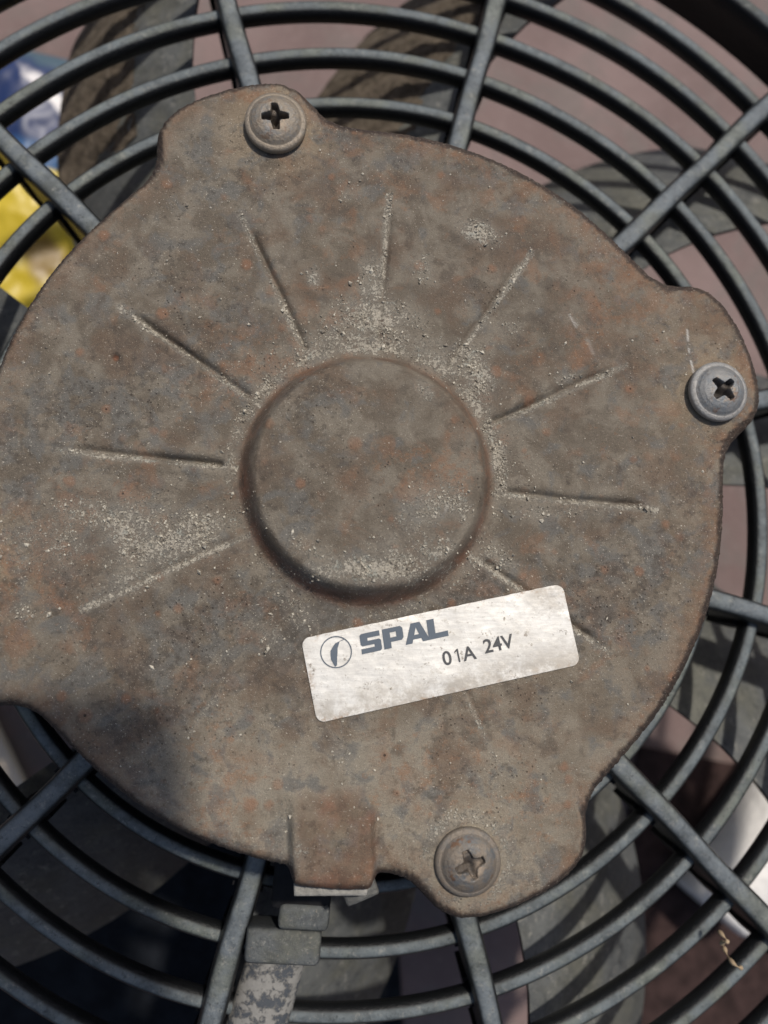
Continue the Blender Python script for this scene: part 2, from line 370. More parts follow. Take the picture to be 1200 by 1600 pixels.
for (x0, y0, x1, y1, w, a) in ((.905, .425, .905, .395, .0022, 1), (.906, .37, .907, .36, .002, 1), (.909, .335, .912, .30, .0022, 1), (.912, .292, .913, .278, .0018, .8),
                            (.565, .462, .583, .425, .002, .55), (.57, .455, .588, .43, .0014, .4), (.615, .39, .628, .352, .004, .25), (.18, -.11, .205, -.075, .0015, .5)):
    t = np.clip(((X - x0) * (x1 - x0) + (Y - y0) * (y1 - y0)) / ((x1 - x0) ** 2 + (y1 - y0) ** 2), 0, 1)
    Scr = np.maximum(Scr, a * np.exp(-(np.hypot(X - x0 - t * (x1 - x0), Y - y0 - t * (y1 - y0)) / w) ** 2))

fan = bpy.data.objects.new('cooling_fan', None); COL.objects.link(fan); fan.location = (0, 0, 0)
tag(fan, 'axial cooling fan with rusty round motor cover and dusty black plastic grille', 'cooling fan')
cover = grid_mesh('motor_cover', V[:, :, :], M_rust, fan, True,
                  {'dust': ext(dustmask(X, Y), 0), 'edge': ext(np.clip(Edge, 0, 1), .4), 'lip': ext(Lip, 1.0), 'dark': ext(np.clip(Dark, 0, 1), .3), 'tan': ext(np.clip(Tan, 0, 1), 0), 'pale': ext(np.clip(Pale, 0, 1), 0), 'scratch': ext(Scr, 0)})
cover['label'] = 'stamped steel motor cover, brown with rust, with raised centre boss and radial grooves'

# grains of dirt lying on the cover
def grains(name, n, parent, mat):
    v = []; f = []; pts = []
    px = rng.uniform(-1.0, 1.0, 220000); py = rng.uniform(-1.05, 1.0, 220000)
    dm = dustmask(px, py); clump = fbm(px, py, 26, 3, 55); rr_ = np.hypot(px, py)
    keep = (rng.random(220000) < (dm ** 1.6 * sstep(.42, .60, clump) * 2.6 + .006)) & (rr_ < .95)
    px = px[keep][:n]; py = py[keep][:n]; pz = height(px, py)
    for a, b, c in zip(px, py, pz):
        s = (.0009 + .0034 * rng.random() ** 5) * (1.0 + .7 * (rng.random() < .1))
        o_ = len(v); ax = rng.uniform(.6, 1.4, 3) * s
        R = Euler(tuple(rng.uniform(0, 6.28, 3))).to_matrix()
        for d in ((1, 0, 0), (-1, 0, 0), (0, 1, 0), (0, -1, 0), (0, 0, 1), (0, 0, -1)):
            w = R @ Vector((d[0] * ax[0], d[1] * ax[1], d[2] * ax[2])); v.append((a + w.x, b + w.y, c + .4 * s + w.z))
        f += [(o_ + i, o_ + j, o_ + k) for i, j, k in ((0, 2, 4), (2, 1, 4), (1, 3, 4), (3, 0, 4), (2, 0, 5), (1, 2, 5), (3, 1, 5), (0, 3, 5))]
    o = pydata(name, v, f, mat, parent, False); return o
kg = NT('grit'); kg.base(kg.mix(kg.ramp(kg.noise(90, 2, .5), .42, .58), (.20, .175, .14), (.54, .50, .41))); kg.rough(.9)
gr = grains('grit', 24000, fan, kg.m); gr['kind'] = 'stuff'

# ------------------------------------------------------------------ screws
def mat_screw(name, base, dust, dm, rustc=.3):
    k = NT(name); n = k.noise(30, 5, .7, .3); n2 = k.noise(110, 5, .75, 0, 3.)
    c = k.mix(k.ramp(n, .35, .65), base, tuple(x * .72 for x in base))
    c = k.mix(k.math('MULTIPLY', k.ramp(k.math('ADD', n, k.math('MULTIPLY', n2, .4)), .52, .82), dm), c, dust)
    c = k.mix(k.math('MULTIPLY', k.ramp(k.noise(22, 4, .6, 0, 9.), .60, .68), rustc), c, (.16, .075, .03))
    c = k.mix(k.math('MULTIPLY', k.attr('rim'), k.ramp(n, .3, .6, .5, .95)), c, dust)
    c = k.mix(k.ramp(n2, .5, .68, 0, .55), c, (.10, .085, .07)); c = k.mix(k.math('MULTIPLY', k.ramp(k.noise(9, 5, .7, 0, 5.), .5, .62), .6), c, tuple(x * .8 for x in dust))
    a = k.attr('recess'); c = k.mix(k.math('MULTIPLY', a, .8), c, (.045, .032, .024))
    c = k.mix(k.math('MULTIPLY', k.attr('crust'), k.ramp(n2, .35, .6)), c, (.34, .27, .20))
    k.base(c); k.rough(k.ramp(n2, .3, .7, .32, .6)); k.b.inputs['Metallic'].default_value = .35; k.b.inputs['Specular IOR Level'].default_value = .5
    k.bump(n2, .004, .8); return k.m
def make_screw(ang, rot, z0, mat, clog, tilt=(0, 0)):
    na = 160; t = np.arange(na) * 2 * math.pi / na
    rr = np.concatenate([np.linspace(.0004, .062, 60), np.linspace(.063, .074, 8), [.079, .0825, .0835, .083, .081, .078, .05]])
    R_, T_ = np.meshgrid(rr, t, indexing='ij')
    zz = np.interp(rr, [0, .02, .04, .052, .062, .068, .071, .076, .080], [.036, .0354, .0325, .0278, .0212, .0152, .0125, .0122, .0110])
    zl = len(rr) - 7; zz[zl:] = [.0095, .007, .002, -.008, -.012, -.013, -.013]
    Z_ = np.repeat(zz[:, None], na, 1); X_ = R_ * np.sin(T_ ); Y_ = R_ * np.cos(T_)
    c, s = math.cos(rad(rot)), math.sin(rad(rot)); u = X_ * c + Y_ * s; w = -X_ * s + Y_ * c
    nz = (fbm(u + ang, w, 60, 3, int(abs(ang))) - .5)
    au, aw = np.abs(u) + nz * .005, np.abs(w) + nz * .005
    mx = np.maximum(au, aw); arm = np.maximum(sstep(.0025, -.0015, np.minimum(au, aw) - (.0135 - .19 * mx)) * sstep(.0385, .033, mx), sstep(.017, .011, au + aw - .008))
    depth = arm * (.034 - .6 * np.clip(R_, 0, .03)) * (1 - clog)
    if clog: depth = depth * (.5 + 1.5 * vnoise(u, w, 55, 3)) 
    lump = nz * .006 * sstep(.045, .02, R_) * (R_ < .06)
    Z_ = Z_ - depth + lump
    crust = np.clip(sstep(.042, .030, R_) * sstep(.45, .62, fbm(u, w, 45, 3, 20)) * (1 - arm * (1 - clog)), 0, 1)
    p = pol(1.0, ang, z0)
    V_ = np.stack([X_ + p.x + tilt[0] * 0, Y_ + p.y, Z_ + p.z + X_ * tilt[0] + Y_ * tilt[1]], -1)
    o = grid_mesh('screw', V_, mat, fan, True, {'rim': sstep(.064, .071, R_), 'recess': arm * (1 - clog * .4) * np.ones_like(Z_), 'crust': crust})
    sh = []
    return o
scr = [make_screw(-14, 4, .025, mat_screw('screw_steel_dusty', (.21, .21, .20), (.28, .235, .18), 1.0, .5), 0.05, (.0, .03)),
       make_screw(76, 42, .023, mat_screw('screw_steel_blue', (.17, .19, .205), (.34, .33, .31), .5, .75), 0.1, (-.03, .0)),
       make_screw(166, 20, .015, mat_screw('screw_steel_grey', (.135, .148, .155), (.22, .185, .145), 1.0, .8), 0.55, (0, 0))]
for o, l in zip(scr, ('dusty cross-head screw in the top lobe', 'cleaner bluish cross-head screw with a rust speck, in the right lobe', 'cross-head screw clogged with dirt in the bottom lobe')):
    if l: o['label'] = l
# dark neck under the flanges
for s, z0 in zip(SCREWS, (.030, .026, .016, .02)):
    pass

# ------------------------------------------------------------------ sticker with print
def mat_sticker():
    k = NT('sticker_foil'); a = k.noise(6, 6, .7, .5); st = k.n('ShaderNodeMapping'); st.inputs['Scale'].default_value = (8, 90, 8); st.inputs['Rotation'].default_value = (0, 0, 0)
    k.l(k.co, st.inputs['Vector']); b = k.noise(1.5, 5, .7, 0, None, st.outputs[0]); f = k.noise(60, 6, .8, 0, 2.)
    c = k.mix(k.ramp(b, .3, .7), (.64, .635, .60), (.80, .79, .745))
    c = k.mix(k.math('MULTIPLY', k.ramp(f, .54, .68), .6), c, (.34, .31, .25))
    c = k.mix(k.math('MULTIPLY', k.ramp(k.noise(36, 5, .8, 0, 8.), .60, .66), .8), c, (.15, .12, .09))
    c = k.mix(k.math('MULTIPLY', k.attr('grime'), k.ramp(k.noise(13, 6, .75, 0, 3.), .32, .6)), c, (.42, .39, .34))
    c = k.mix(k.math('MULTIPLY', k.ramp(a, .52, .72), .35), c, (.42, .39, .33))
    e = k.attr('edge'); c = k.mix(k.math('MULTIPLY', e, k.ramp(k.noise(28, 5, .8, 0, 6.), .5, .68)), c, (.34, .24, .16))
    k.base(c); k.rough(.42); k.b.inputs['Metallic'].default_value = .15; k.b.inputs['Specular IOR Level'].default_value = .3; k.bump(f, .002, .5); return k.m
TL = Vector((-.173, -.414, 0)); ex = Vector((.688, .1335, 0)); LW = ex.length; ex.normalize(); ey = Vector((-ex.y, ex.x, 0)); LH = .215
def L2W(u, v): p = TL + ex * u - ey * v; return p          # u right, v down from the top left corner
nu, nv = 150, 50
su = np.linspace(0, LW, nu); sv = np.linspace(0, LH, nv); U_, V_ = np.meshgrid(su, sv, indexing='ij')
rc = .022                                        # rounded corners: pull border points on to the corner arcs
cu = np.clip(U_, rc, LW - rc); cv = np.clip(V_, rc, LH - rc)
du, dv = U_ - cu, V_ - cv; m = np.maximum(np.abs(du), np.abs(dv)); L_ = np.hypot(du, dv) + 1e-9
U2 = cu + du * np.where((du != 0) & (dv != 0), m / L_, 1); V2 = cv + dv * np.where((du != 0) & (dv != 0), m / L_, 1)
bd = np.minimum(np.minimum(U_, LW - U_), np.minimum(V_, LH - V_))
V2 = V2 + .0016 * (vnoise(U_, V_, 60, 3) - .5) * (V_ <= 1e-6)
PX = TL.x + ex.x * U2 - ey.x * V2; PY = TL.y + ex.y * U2 - ey.y * V2
hz = height(PX, PY, False) + .0055
topv = np.stack([PX, PY, hz], -1)
stk = grid_mesh('sticker', topv, mat_sticker(), fan, False, {'edge': np.clip(1 - bd / .018, 0, 1), 'grime': np.clip(sstep(.12, .215, V_) * .8 + .75 * sstep(.10, .0, np.hypot(U_ - .66, V_ - .02)) + .25, 0, 1)})
# thin edge of the sticker
bidx = [(i, 0) for i in range(nu)] + [(nu - 1, j) for j in range(1, nv)] + [(i, nv - 1) for i in range(nu - 2, -1, -1)] + [(0, j) for j in range(nv - 2, 0, -1)]
me = stk.data; bm = bmesh.new(); bm.from_mesh(me); bm.verts.ensure_lookup_table()
lay = bm.verts.layers.float.get('edge')
lo_ = []; bvs = list(bm.verts)
for (i, j) in bidx:
    a = bvs[i * nv + j]; b = bm.verts.new(a.co + Vector((0, 0, -.006))); b[lay] = 1.0; lo_.append((a, b))
for k_ in range(len(lo_)):
    a, b = lo_[k_]; c, d = lo_[(k_ + 1) % len(lo_)]; bm.faces.new((a, b, d, c))
bmesh.ops.recalc_face_normals(bm, faces=bm.faces); bm.to_mesh(me); bm.free()
for p in me.polygons: p.use_smooth = False
stk['label'] = 'silvery white rectangular maker sticker with rounded corners, printed in grey'
kI = NT('print_ink'); ni = kI.noise(70, 5, .8); kI.base(kI.mix(kI.ramp(ni, .62, .8), (.085, .11, .14), (.40, .40, .38))); kI.rough(.6)
kI2 = NT('print_ink_black'); kI2.base(kI2.mix(kI2.ramp(kI2.noise(90, 5, .8), .6, .8), (.055, .058, .062), (.35, .35, .33))); kI2.rough(.6)
def drop(o, off=.0012):
    """lay a flat print mesh, given in label coordinates (x right, y up, origin top left), on the sticker"""
    me = o.data
    for v in me.vertices:
        p = TL + ex * v.co.x + ey * v.co.y; v.co = p
    xs = np.array([v.co.x for v in me.vertices]); ys = np.array([v.co.y for v in me.vertices])
    uu = ((xs - TL.x) * ex.x + (ys - TL.y) * ex.y); vv = -((xs - TL.x) * ey.x + (ys - TL.y) * ey.y)
    iu = np.clip((uu / LW * (nu - 1)).round().astype(int), 1, nu - 2); iv = np.clip((vv / LH * (nv - 1)).round().astype(int), 1, nv - 2)
    zt = np.array([hz[a - 1:a + 2, b - 1:b + 2].max() for a, b in zip(iu, iv)])
    for v, z in zip(me.vertices, zt): v.co.z = z + off
def text(body, x, y, size, sx, bold, mat, slant=0, name='lettering', space=1.0):
    c = bpy.data.curves.new(name, 'FONT'); c.body = body; c.size = size; c.offset = bold; c.space_character = space; c.resolution_u = 6
    t = bpy.data.objects.new(name, c); COL.objects.link(t)
    dg = bpy.context.evaluated_depsgraph_get(); me = bpy.data.meshes.new_from_object(t.evaluated_get(dg))
    bpy.data.objects.remove(t); bpy.data.curves.remove(c)
    bm = bmesh.new(); bm.from_mesh(me)
    bmesh.ops.triangulate(bm, faces=bm.faces); bmesh.ops.subdivide_edges(bm, edges=[e for e in bm.edges if e.calc_length() > .012], cuts=2)
    bm.to_mesh(me); bm.free()
    for v in me.vertices: v.co = Vector((x + v.co.x * sx + v.co.y * slant, y + v.co.y, 0))
    o = link_mesh(name, me, mat, stk, False); drop(o); return o
def wpx(x, y):   # world -> label coords (x right, y up)
    d = Vector((x, y, 0)) - TL; return d.dot(ex), d.dot(ey)
a = wpx(-.018, -.456); b = wpx(.214, -.420)
LH_ = .050; LWd = .054
GLY = {'S': [[(0, 0), (.92, 0), (1, .08), (1, .52), (.92, .60), (.36, .60), (.36, .74), (.97, .74), (.97, 1), (.08, 1), (0, .92), (0, .46), (.08, .38), (.66, .38), (.66, .25), (0, .25)]],
       'P': [[(0, 0), (.36, 0), (.36, .30), (.90, .30), (1, .42), (1, .88), (.90, 1), (0, 1)], [(.36, .52), (.66, .52), (.66, .77), (.36, .77)]],
       'A': [[(-.06, 0), (.28, 0), (.34, .18), (.74, .18), (.80, 0), (1.16, 0), (.76, 1), (.32, 1)], [(.42, .40), (.66, .40), (.54, .76)]],
       'L': [[(0, 0), (.98, 0), (.98, .27), (.36, .27), (.36, 1), (0, 1)]],
       '1': [[(.30, 0), (.42, 0), (.42, 1), (.32, 1), (.12, .84), (.12, .73), (.30, .84)]]}
def glyphs(word, x, y, h, w, adv, shear, mat, name='lettering'):
    c = bpy.data.curves.new(name, 'CURVE'); c.dimensions = '2D'; c.fill_mode = 'BOTH'
    for i_, ch in enumerate(word):
        for lp in GLY[ch]:
            sp = c.splines.new('POLY'); sp.points.add(len(lp) - 1); sp.use_cyclic_u = True
            for p_, (gx, gy) in zip(sp.points, lp): p_.co = (x + i_ * adv + gx * w + gy * h * shear, y + gy * h, 0, 1)
    t = bpy.data.objects.new(name, c); COL.objects.link(t)
    dg = bpy.context.evaluated_depsgraph_get(); me = bpy.data.meshes.new_from_object(t.evaluated_get(dg)); bpy.data.objects.remove(t); bpy.data.curves.remove(c)
    bm = bmesh.new(); bm.from_mesh(me); bmesh.ops.triangulate(bm, faces=bm.faces); bmesh.ops.subdivide_edges(bm, edges=[e for e in bm.edges if e.calc_length() > .012], cuts=2); bm.to_mesh(me); bm.free()
    o = link_mesh(name, me, mat, stk, False); drop(o); return o
tS = glyphs('SPAL', a[0], a[1], .051, .0535, .0590, .06, kI.m); tS['label'] = 'printed word SPAL in heavy grey capitals'
a = wpx(.301, -.459)
tV = text('24V', a[0], a[1] + .0, .050, 1.0, .0008, kI2.m, name='lettering'); tV['label'] = 'printed rating 24V'
tA = text('0', a[0] - .112, a[1] - .008, .050, 1.0, .0008, kI2.m, name='lettering'); tA['label'] = 'printed numeral 0'
tB = text('A', a[0] - .112 + .055, a[1] - .008, .050, 1.0, .0008, kI2.m, name='lettering'); tB['label'] = 'printed letter A'
tO = glyphs('1', a[0] - .112 + .030, a[1] - .008, .0345, .036, .03, 0, kI2.m); tO['label'] = 'printed numeral 1'
# round emblem: ring with a swept blade shape inside
v = []; f = []; cx, cy = wpx(-.084, -.449); n = 64; R0, R1 = .0405, .0375
for i in range(n):
    t = 2 * math.pi * i / n; v += [(cx + R0 * math.cos(t), cy + R0 * math.sin(t), 0), (cx + R1 * math.cos(t), cy + R1 * math.sin(t), 0)]
for i in range(n): j = (i + 1) % n; f.append((2 * i, 2 * i + 1, 2 * j + 1, 2 * j))
o_ = len(v); m_ = 16
for i in range(m_ + 1):
    t = i / m_; ax_ = cx + float(np.interp(t, [0, .25, .5, .75, 1], [.026, .008, -.004, -.008, -.007])); ay = cy + float(np.interp(t, [0, .25, .5, .75, 1], [.026, .022, .006, -.016, -.036]))
    wd = .0012 + .0085 * math.sin(math.pi * min(1, t * .9)) ** 1.3
    v += [(ax_ - wd, ay, 0), (ax_ + wd, ay + .003, 0)]
for i in range(m_): f.append((o_ + 2 * i, o_ + 2 * i + 2, o_ + 2 * i + 3, o_ + 2 * i + 1))
emb = pydata('emblem', v, f, kI.m, stk, False); drop(emb); emb['label'] = 'printed round emblem, thin ring with a curved stroke inside'

# ------------------------------------------------------------------ motor body under the cover
def lathe(name, prof, mat, parent, n=128, c=(0, 0)):
    t = np.arange(n) * 2 * math.pi / n; V_ = np.zeros((len(prof), n, 3))
    for i, (r, z) in enumerate(prof): V_[i, :, 0] = r * np.sin(t) + c[0]; V_[i, :, 1] = r * np.cos(t) + c[1]; V_[i, :, 2] = z
    return grid_mesh(name, V_, mat, parent, True)
lathe('motor_body', [(.90, -.05), (.90, -.30), (.86, -.36), (.85, -.62), (.80, -.66), (.02, -.66)], M_black, fan)
for s in SCREWS:                                       # lugs under the lobes
    p = pol(1.0, s); bm = bmesh.new()
    bmesh.ops.create_cone(bm, cap_ends=True, segments=28, radius1=.075, radius2=.095, depth=.12)
    bmesh.ops.transform(bm, matrix=Matrix.Translation((p.x, p.y, -.125)), verts=bm.verts)
    bmobj('mounting_lug', bm, M_black, fan, True)

# ------------------------------------------------------------------ grille rings and spokes
RINGS = [(1.178, -.402), (1.372, -.432), (1.567, -.458), (1.762, -.484), (1.957, -.510), (2.152, -.536)]
def ring(r, z, w=.055, h=.070):
    n = 240; V_ = np.zeros((0, n, 3)); t = np.arange(n) * 2 * math.pi / n
    prof = [(-.30, -1), (-.44, -.80), (-.5, -.50), (-.475, -.30), (-.40, -.15), (-.28, -.05), (-.12, 0), (.12, 0), (.28, -.05), (.40, -.15), (.475, -.30), (.5, -.50), (.44, -.80), (.30, -1), (-.30, -1)]
    jz = .0025 * (np.sin(t * 5 + r * 9) + .6 * np.sin(t * 11 + r * 4)); jr = .002 * np.sin(t * 7 + r * 5)
    rows = [np.stack([(r + a * w + jr) * np.sin(t), (r + a * w + jr) * np.cos(t), z + b * h + jz], -1) for a, b in prof]
    o = grid_mesh('grille_ring', np.stack(rows, 0), M_grille, fan, True); return o
for r, z in RINGS: ring(r - .018, z)
SPROF = [(-.030, -.19), (-.0365, -.03), (-.0355, -.010), (-.031, .004), (-.022, .014), (-.009, .018), (.009, .018), (.022, .014), (.031, .004), (.0355, -.010), (.0365, -.03), (.030, -.19)]
def spoke(a):
    d = pol(1, a).normalized(); s = Vector((d.y, -d.x, 0)); path = []
    for i in range(26):
        r = .84 + (2.34 - .84) * i / 25; z = -.372 - (r - 1.17) * .135 if r > 1.0 else -.35
        w = 1.0 + .05 * math.sin(r * 9 + a)
        path.append((d * r + Vector((0, 0, z)) + s * .002 * math.sin(r * 14 + a), s * w, Vector((0, 0, 1))))
    v, f = sweep(path, [(a_, b_) for a_, b_ in SPROF]); f = [tuple(reversed(q)) for q in f]
    # gusset blocks where the spoke crosses each ring
    for r, z in RINGS:
        for sgn in (0,):
            o_ = len(v); c = d * (r - .012)
            for dz in (-.085, -.27):
                for (p, q) in ((-.045, -.046), (.045, -.046), (.045, .046), (-.045, .046)): v.append(c + d * p + s * q * (1 if dz > -.1 else .8) + Vector((0, 0, z + dz + .03)))
            f += [(o_, o_ + 1, o_ + 2, o_ + 3), (o_ + 7, o_ + 6, o_ + 5, o_ + 4)] + [(o_ + i, o_ + 4 + i, o_ + 4 + (i + 1) % 4, o_ + (i + 1) % 4) for i in range(4)]
    nf = len(f) - 6 * len(RINGS)
    o = pydata('grille_spoke', v, f, M_spoke, fan, True); o.data.materials.append(M_black)
    for i_, p_ in enumerate(o.data.polygons): p_.material_index = 1 if i_ >= nf else 0
    bm = bmesh.new(); bm.from_mesh(o.data); bmesh.ops.recalc_face_normals(bm, faces=bm.faces); bm.to_mesh(o.data); bm.free()
    o.data.set_sharp_from_angle(angle=rad(50))
    return o
for i in range(12): spoke(16.0 + 30 * i)

# ------------------------------------------------------------------ shroud
lathe('shroud', [(2.36, -.70), (2.36, -.62), (2.345, -.56), (2.335, -.50), (2.345, -.485), (2.375, -.485), (2.385, -.50), (2.385, -.60), (2.388, -.63), (2.395, -.60), (2.40, -.585), (2.412, -.585), (2.418, -.60), (2.418, -.68), (2.40, -.69), (2.40, -.70), (2.36, -.70)], M_shroud, fan, 240)

# ------------------------------------------------------------------ rotor
hub = lathe('rotor_hub', [(.02, -.67), (.80, -.67), (.90, -.70), (.93, -.74), (.93, -1.30), (.85, -1.33), (.02, -1.33)], M_blade, fan)
UR = ([1.0, 1.2, 1.4, 1.7, 1.9, 2.1, 2.2, 2.35], [16, 20.5, 25, 30.5, 34.5, 38.8, 41.0, 44.5])
LR = ([1.0, 1.3, 1.5, 1.7, 1.85, 2.0, 2.1, 2.35], [48.5, 50.0, 50.8, 52.5, 54.3, 56.2, 58.0, 61.5])
def blade_point(base, u, v, dz=0):
    r = .90 + (2.33 - .90) * u
    a0 = np.interp(r, UR[0], UR[1]); a1 = np.interp(r, LR[0], LR[1])
    a = a0 + (a1 - a0) * v; z = -1.10 + .45 * v + .04 * math.sin(math.pi * v)
    if u > .96: a = a + (a0 * .5 + a1 * .5 - a) * ((u - .96) / .04) ** 2 * .18
    return pol(r, base + a, z + dz)
def blade(base):
    nu_, nv_ = 26, 12; v = []; f = []
    for s_, dz in enumerate((0, -.03)):
        for i in range(nu_):
            for j in range(nv_):
                v.append(blade_point(base, i / (nu_ - 1), j / (nv_ - 1), dz))
    q = lambda s_, i, j: s_ * nu_ * nv_ + i * nv_ + j
    for i in range(nu_ - 1):
        for j in range(nv_ - 1):
            f.append((q(0, i, j), q(0, i + 1, j), q(0, i + 1, j + 1), q(0, i, j + 1))); f.append((q(1, i, j), q(1, i, j + 1), q(1, i + 1, j + 1), q(1, i + 1, j)))
    for i in range(nu_ - 1):
        f.append((q(0, i, 0), q(1, i, 0), q(1, i + 1, 0), q(0, i + 1, 0))); j = nv_ - 1; f.append((q(0, i, j), q(0, i + 1, j), q(1, i + 1, j), q(1, i, j)))
    for j in range(nv_ - 1):
        f.append((q(0, 0, j), q(0, 0, j + 1), q(1, 0, j + 1), q(1, 0, j))); i = nu_ - 1; f.append((q(0, i, j), q(1, i, j), q(1, i, j + 1), q(0, i, j + 1)))
    o = pydata('fan_blade', v, f, M_blade, hub, True)
    bm = bmesh.new(); bm.from_mesh(o.data); bmesh.ops.recalc_face_normals(bm, faces=bm.faces); bm.to_mesh(o.data); bm.free()
    o.data.set_sharp_from_angle(angle=rad(40)) if hasattr(o.data, 'set_sharp_from_angle') else None
    return o
blades = [blade(36.0 * k) for k in range(10)]
# caked brown dirt on two blades
kc = NT('caked_dirt'); nn = kc.noise(26, 6, .75, .4); kc.base(kc.mix(kc.ramp(nn, .35, .65), (.085, .066, .046), (.21, .17, .125))); kc.rough(.95); kc.bump(kc.noise(60, 6, .8), .02, 1.0)
def crust(base, u0, u1, v0, v1, seed, th=.03, bl=None):
    n1, n2 = 90, 60; v = []; f = []
    uu = np.linspace(u0, u1, n1); vv = np.linspace(v0, v1, n2); A, B = np.meshgrid(uu, vv, indexing='ij')
    nz = fbm(A * 5, B * 2, 4, 4, seed); 
    fade = sstep(0, .25, (A - u0) / (u1 - u0)) * sstep(0, .04, (u1 - A) / (u1 - u0)) * sstep(0, .06, (B - v0) / (v1 - v0)) * sstep(0, .3, (v1 - B) / (v1 - v0))
    hh = th * (nz * 1.6 + .5 * fbm(A * 5, B * 2, 30, 2, seed + 2) - .75) + th * .9 * (fade - .45)
    for i in range(n1):
        for j in range(n2):
            p = blade_point(base, A[i, j], max(-.035, B[i, j])); v.append((p.x, p.y, p.z + float(hh[i, j])))
    for i in range(n1 - 1):
        for j in range(n2 - 1): 
            if hh[i, j] > -.004 and hh[i + 1, j + 1] > -.004 : f.append((i * n2 + j, (i + 1) * n2 + j, (i + 1) * n2 + j + 1, i * n2 + j + 1))
    o = pydata('dirt_crust', v, f, kc.m, hub); o['kind'] = 'stuff'
    return o
crust(-72, .50, 1.0, -.03, .62, 3, .028); crust(-36, .25, 1.0, -.03, .8, 8, .030)

# ------------------------------------------------------------------ cable outlet below the cover
M_rub = mat_plastic('rubber_worn', (.035, .038, .040), (.118, .128, .128), .2, .95, 1.4, brown=.8)
def mat_peel():
    k = NT('peeling_sleeve'); n = k.noise(24, 8, .78, .2, 6.0); f = k.noise(80, 4, .7, 0, 2.)
    c = k.mix(k.ramp(n, .455, .48), k.mix(f, (.05, .058, .068), (.075, .082, .09)), k.mix(f, (.19, .185, .17), (.30, .29, .265)))
    k.base(c); k.rough(.7); k.bump(k.math('ADD', k.math('MULTIPLY', k.ramp(n, .475, .495), .6), k.math('MULTIPLY', f, .3)), .008, .8); return k.m
con = rbox('cable_clamp', (.215, .10, .11), .022, M_rub, fan, (-.225, -1.292, -.395), (0, 0, -.10), 3, .0012)
rbox('clamp_socket', (.145, .075, .085), .022, M_rub, con, (-.165, -1.205, -.355), (0, 0, -.10), 3, .0012)
tube('cable_sleeve', [(-.215, -1.28, -.46), (-.245, -1.36, -.465), (-.275, -1.46, -.47), (-.31, -1.58, -.48), (-.36, -1.75, -.50), (-.45, -2.0, -.55), (-.52, -2.2, -.60)], [.082, .086, .088, .09, .09, .088, .08], mat_peel(), con, 28, .62)
gro = rbox('cable_grommet', (.185, .035, .05), .008, mat_simple('worn_grommet', (.30, .29, .26), .7, .3, .006, 70), fan, (-.098, -1.035, -.05), (0, 0, -.03), 2, .001)
rbox('cable_duct', (.17, .22, .10), .02, M_black, fan, (-.165, -1.08, -.37), (0, 0, -.1), 2)
rbox('tab_bracket', (.09, .05, .03), .01, mat_simple('tarnished_steel', (.13, .13, .12), .55, .5, .006, 60, .4), fan, (-.02, -1.065, -.10), (0, 0, .35), 2)

# ------------------------------------------------------------------ things around the fan
kf = mat_simple('dry_fibre', (.36, .27, .17), .8, .3)
pts = []
for i in range(60):
    t = i / 59; pts.append((1.100 + .040 * t + .012 * math.sin(t * 14) * t, -1.335 - .10 * t, -.405 + .035 * math.sin(t * 9) + .012 * math.cos(t * 14) * t))
fib = tube('dry_fibre', pts, [.0045 + .003 * math.sin(i * .7) for i in range(60)], kf, None, 7)
tag(fib, 'small curled straw coloured fibre caught on the grille at lower right', 'fibre')

def mat_packet():
    k = NT('printed_film'); sx = k.n('ShaderNodeSeparateXYZ'); k.l(k.co, sx.inputs[0]); x_, y_ = sx.outputs[0], sx.outputs[1]
    n = k.noise(3, 4, .6, .4); wob = k.math('MULTIPLY', k.math('SUBTRACT', n, .5), .25)
    yy = k.math('ADD', y_, wob)
    c = k.mix(k.ramp(yy, .15, .18), (.56, .42, .03), (.015, .085, .22))
    c = k.mix(k.ramp(yy, .27, .34), c, (.012, .028, .10))
    c = k.mix(k.ramp(yy, .66, .74), c, (.06, .10, .13))
    wv = k.math('ABSOLUTE', k.math('SUBTRACT', k.math('ADD', x_, k.math('MULTIPLY', yy, 1.1)), .96))
    band = k.math('MULTIPLY', k.ramp(wv, .035, .075, 1, 0), k.math('MULTIPLY', k.ramp(yy, .30, .38), k.ramp(yy, .60, .68, 1, 0)))
    c = k.mix(band, c, (.60, .58, .58))
    blob = k.ramp(k.math('ADD', k.math('ABSOLUTE', k.math('SUBTRACT', x_, .45)), k.math('ABSOLUTE', k.math('SUBTRACT', yy, -.24))), .08, .20, 1, 0)
    c = k.mix(k.math('MULTIPLY', blob, .8), c, (.14, .065, .015))
    c = k.mix(k.math('MULTIPLY', k.ramp(k.noise(4.5, 4, .6, 1.0, 5.), .54, .66), .05), c, k.mix(.5, c, (.30, .36, .10)))
    k.base(c); k.rough(.42); k.b.inputs['Specular IOR Level'].default_value = .5; k.bump(k.noise(1.6, 2, .5, .4, 9.), .05, .4); return k.m
n1, n2 = 70, 90; A, B = np.meshgrid(np.linspace(-1, 1, n1), np.linspace(-1, 1, n2), indexing='ij')
puff = np.clip((1 - A ** 4) * (1 - B ** 6), 0, 1) ** .6; cr = fbm(A, B, 3.5, 4, 31)
def pk(side): 
    return np.stack([A * (.62 + .02 * vnoise(B, A * 0, 6)) , B * .80, side * (.13 * puff * (.7 + .6 * cr) + .004)], -1)
P1 = pk(1).reshape(-1, 3); P2 = pk(-.35).reshape(-1, 3); v = np.concatenate([P1, P2]); f = []; o_ = n1 * n2
for i in range(n1 - 1):
    for j in range(n2 - 1):
        a = i * n2 + j; f.append((a, a + n2, a + n2 + 1, a + 1)); f.append((o_ + a, o_ + a + 1, o_ + a + n2 + 1, o_ + a + n2))
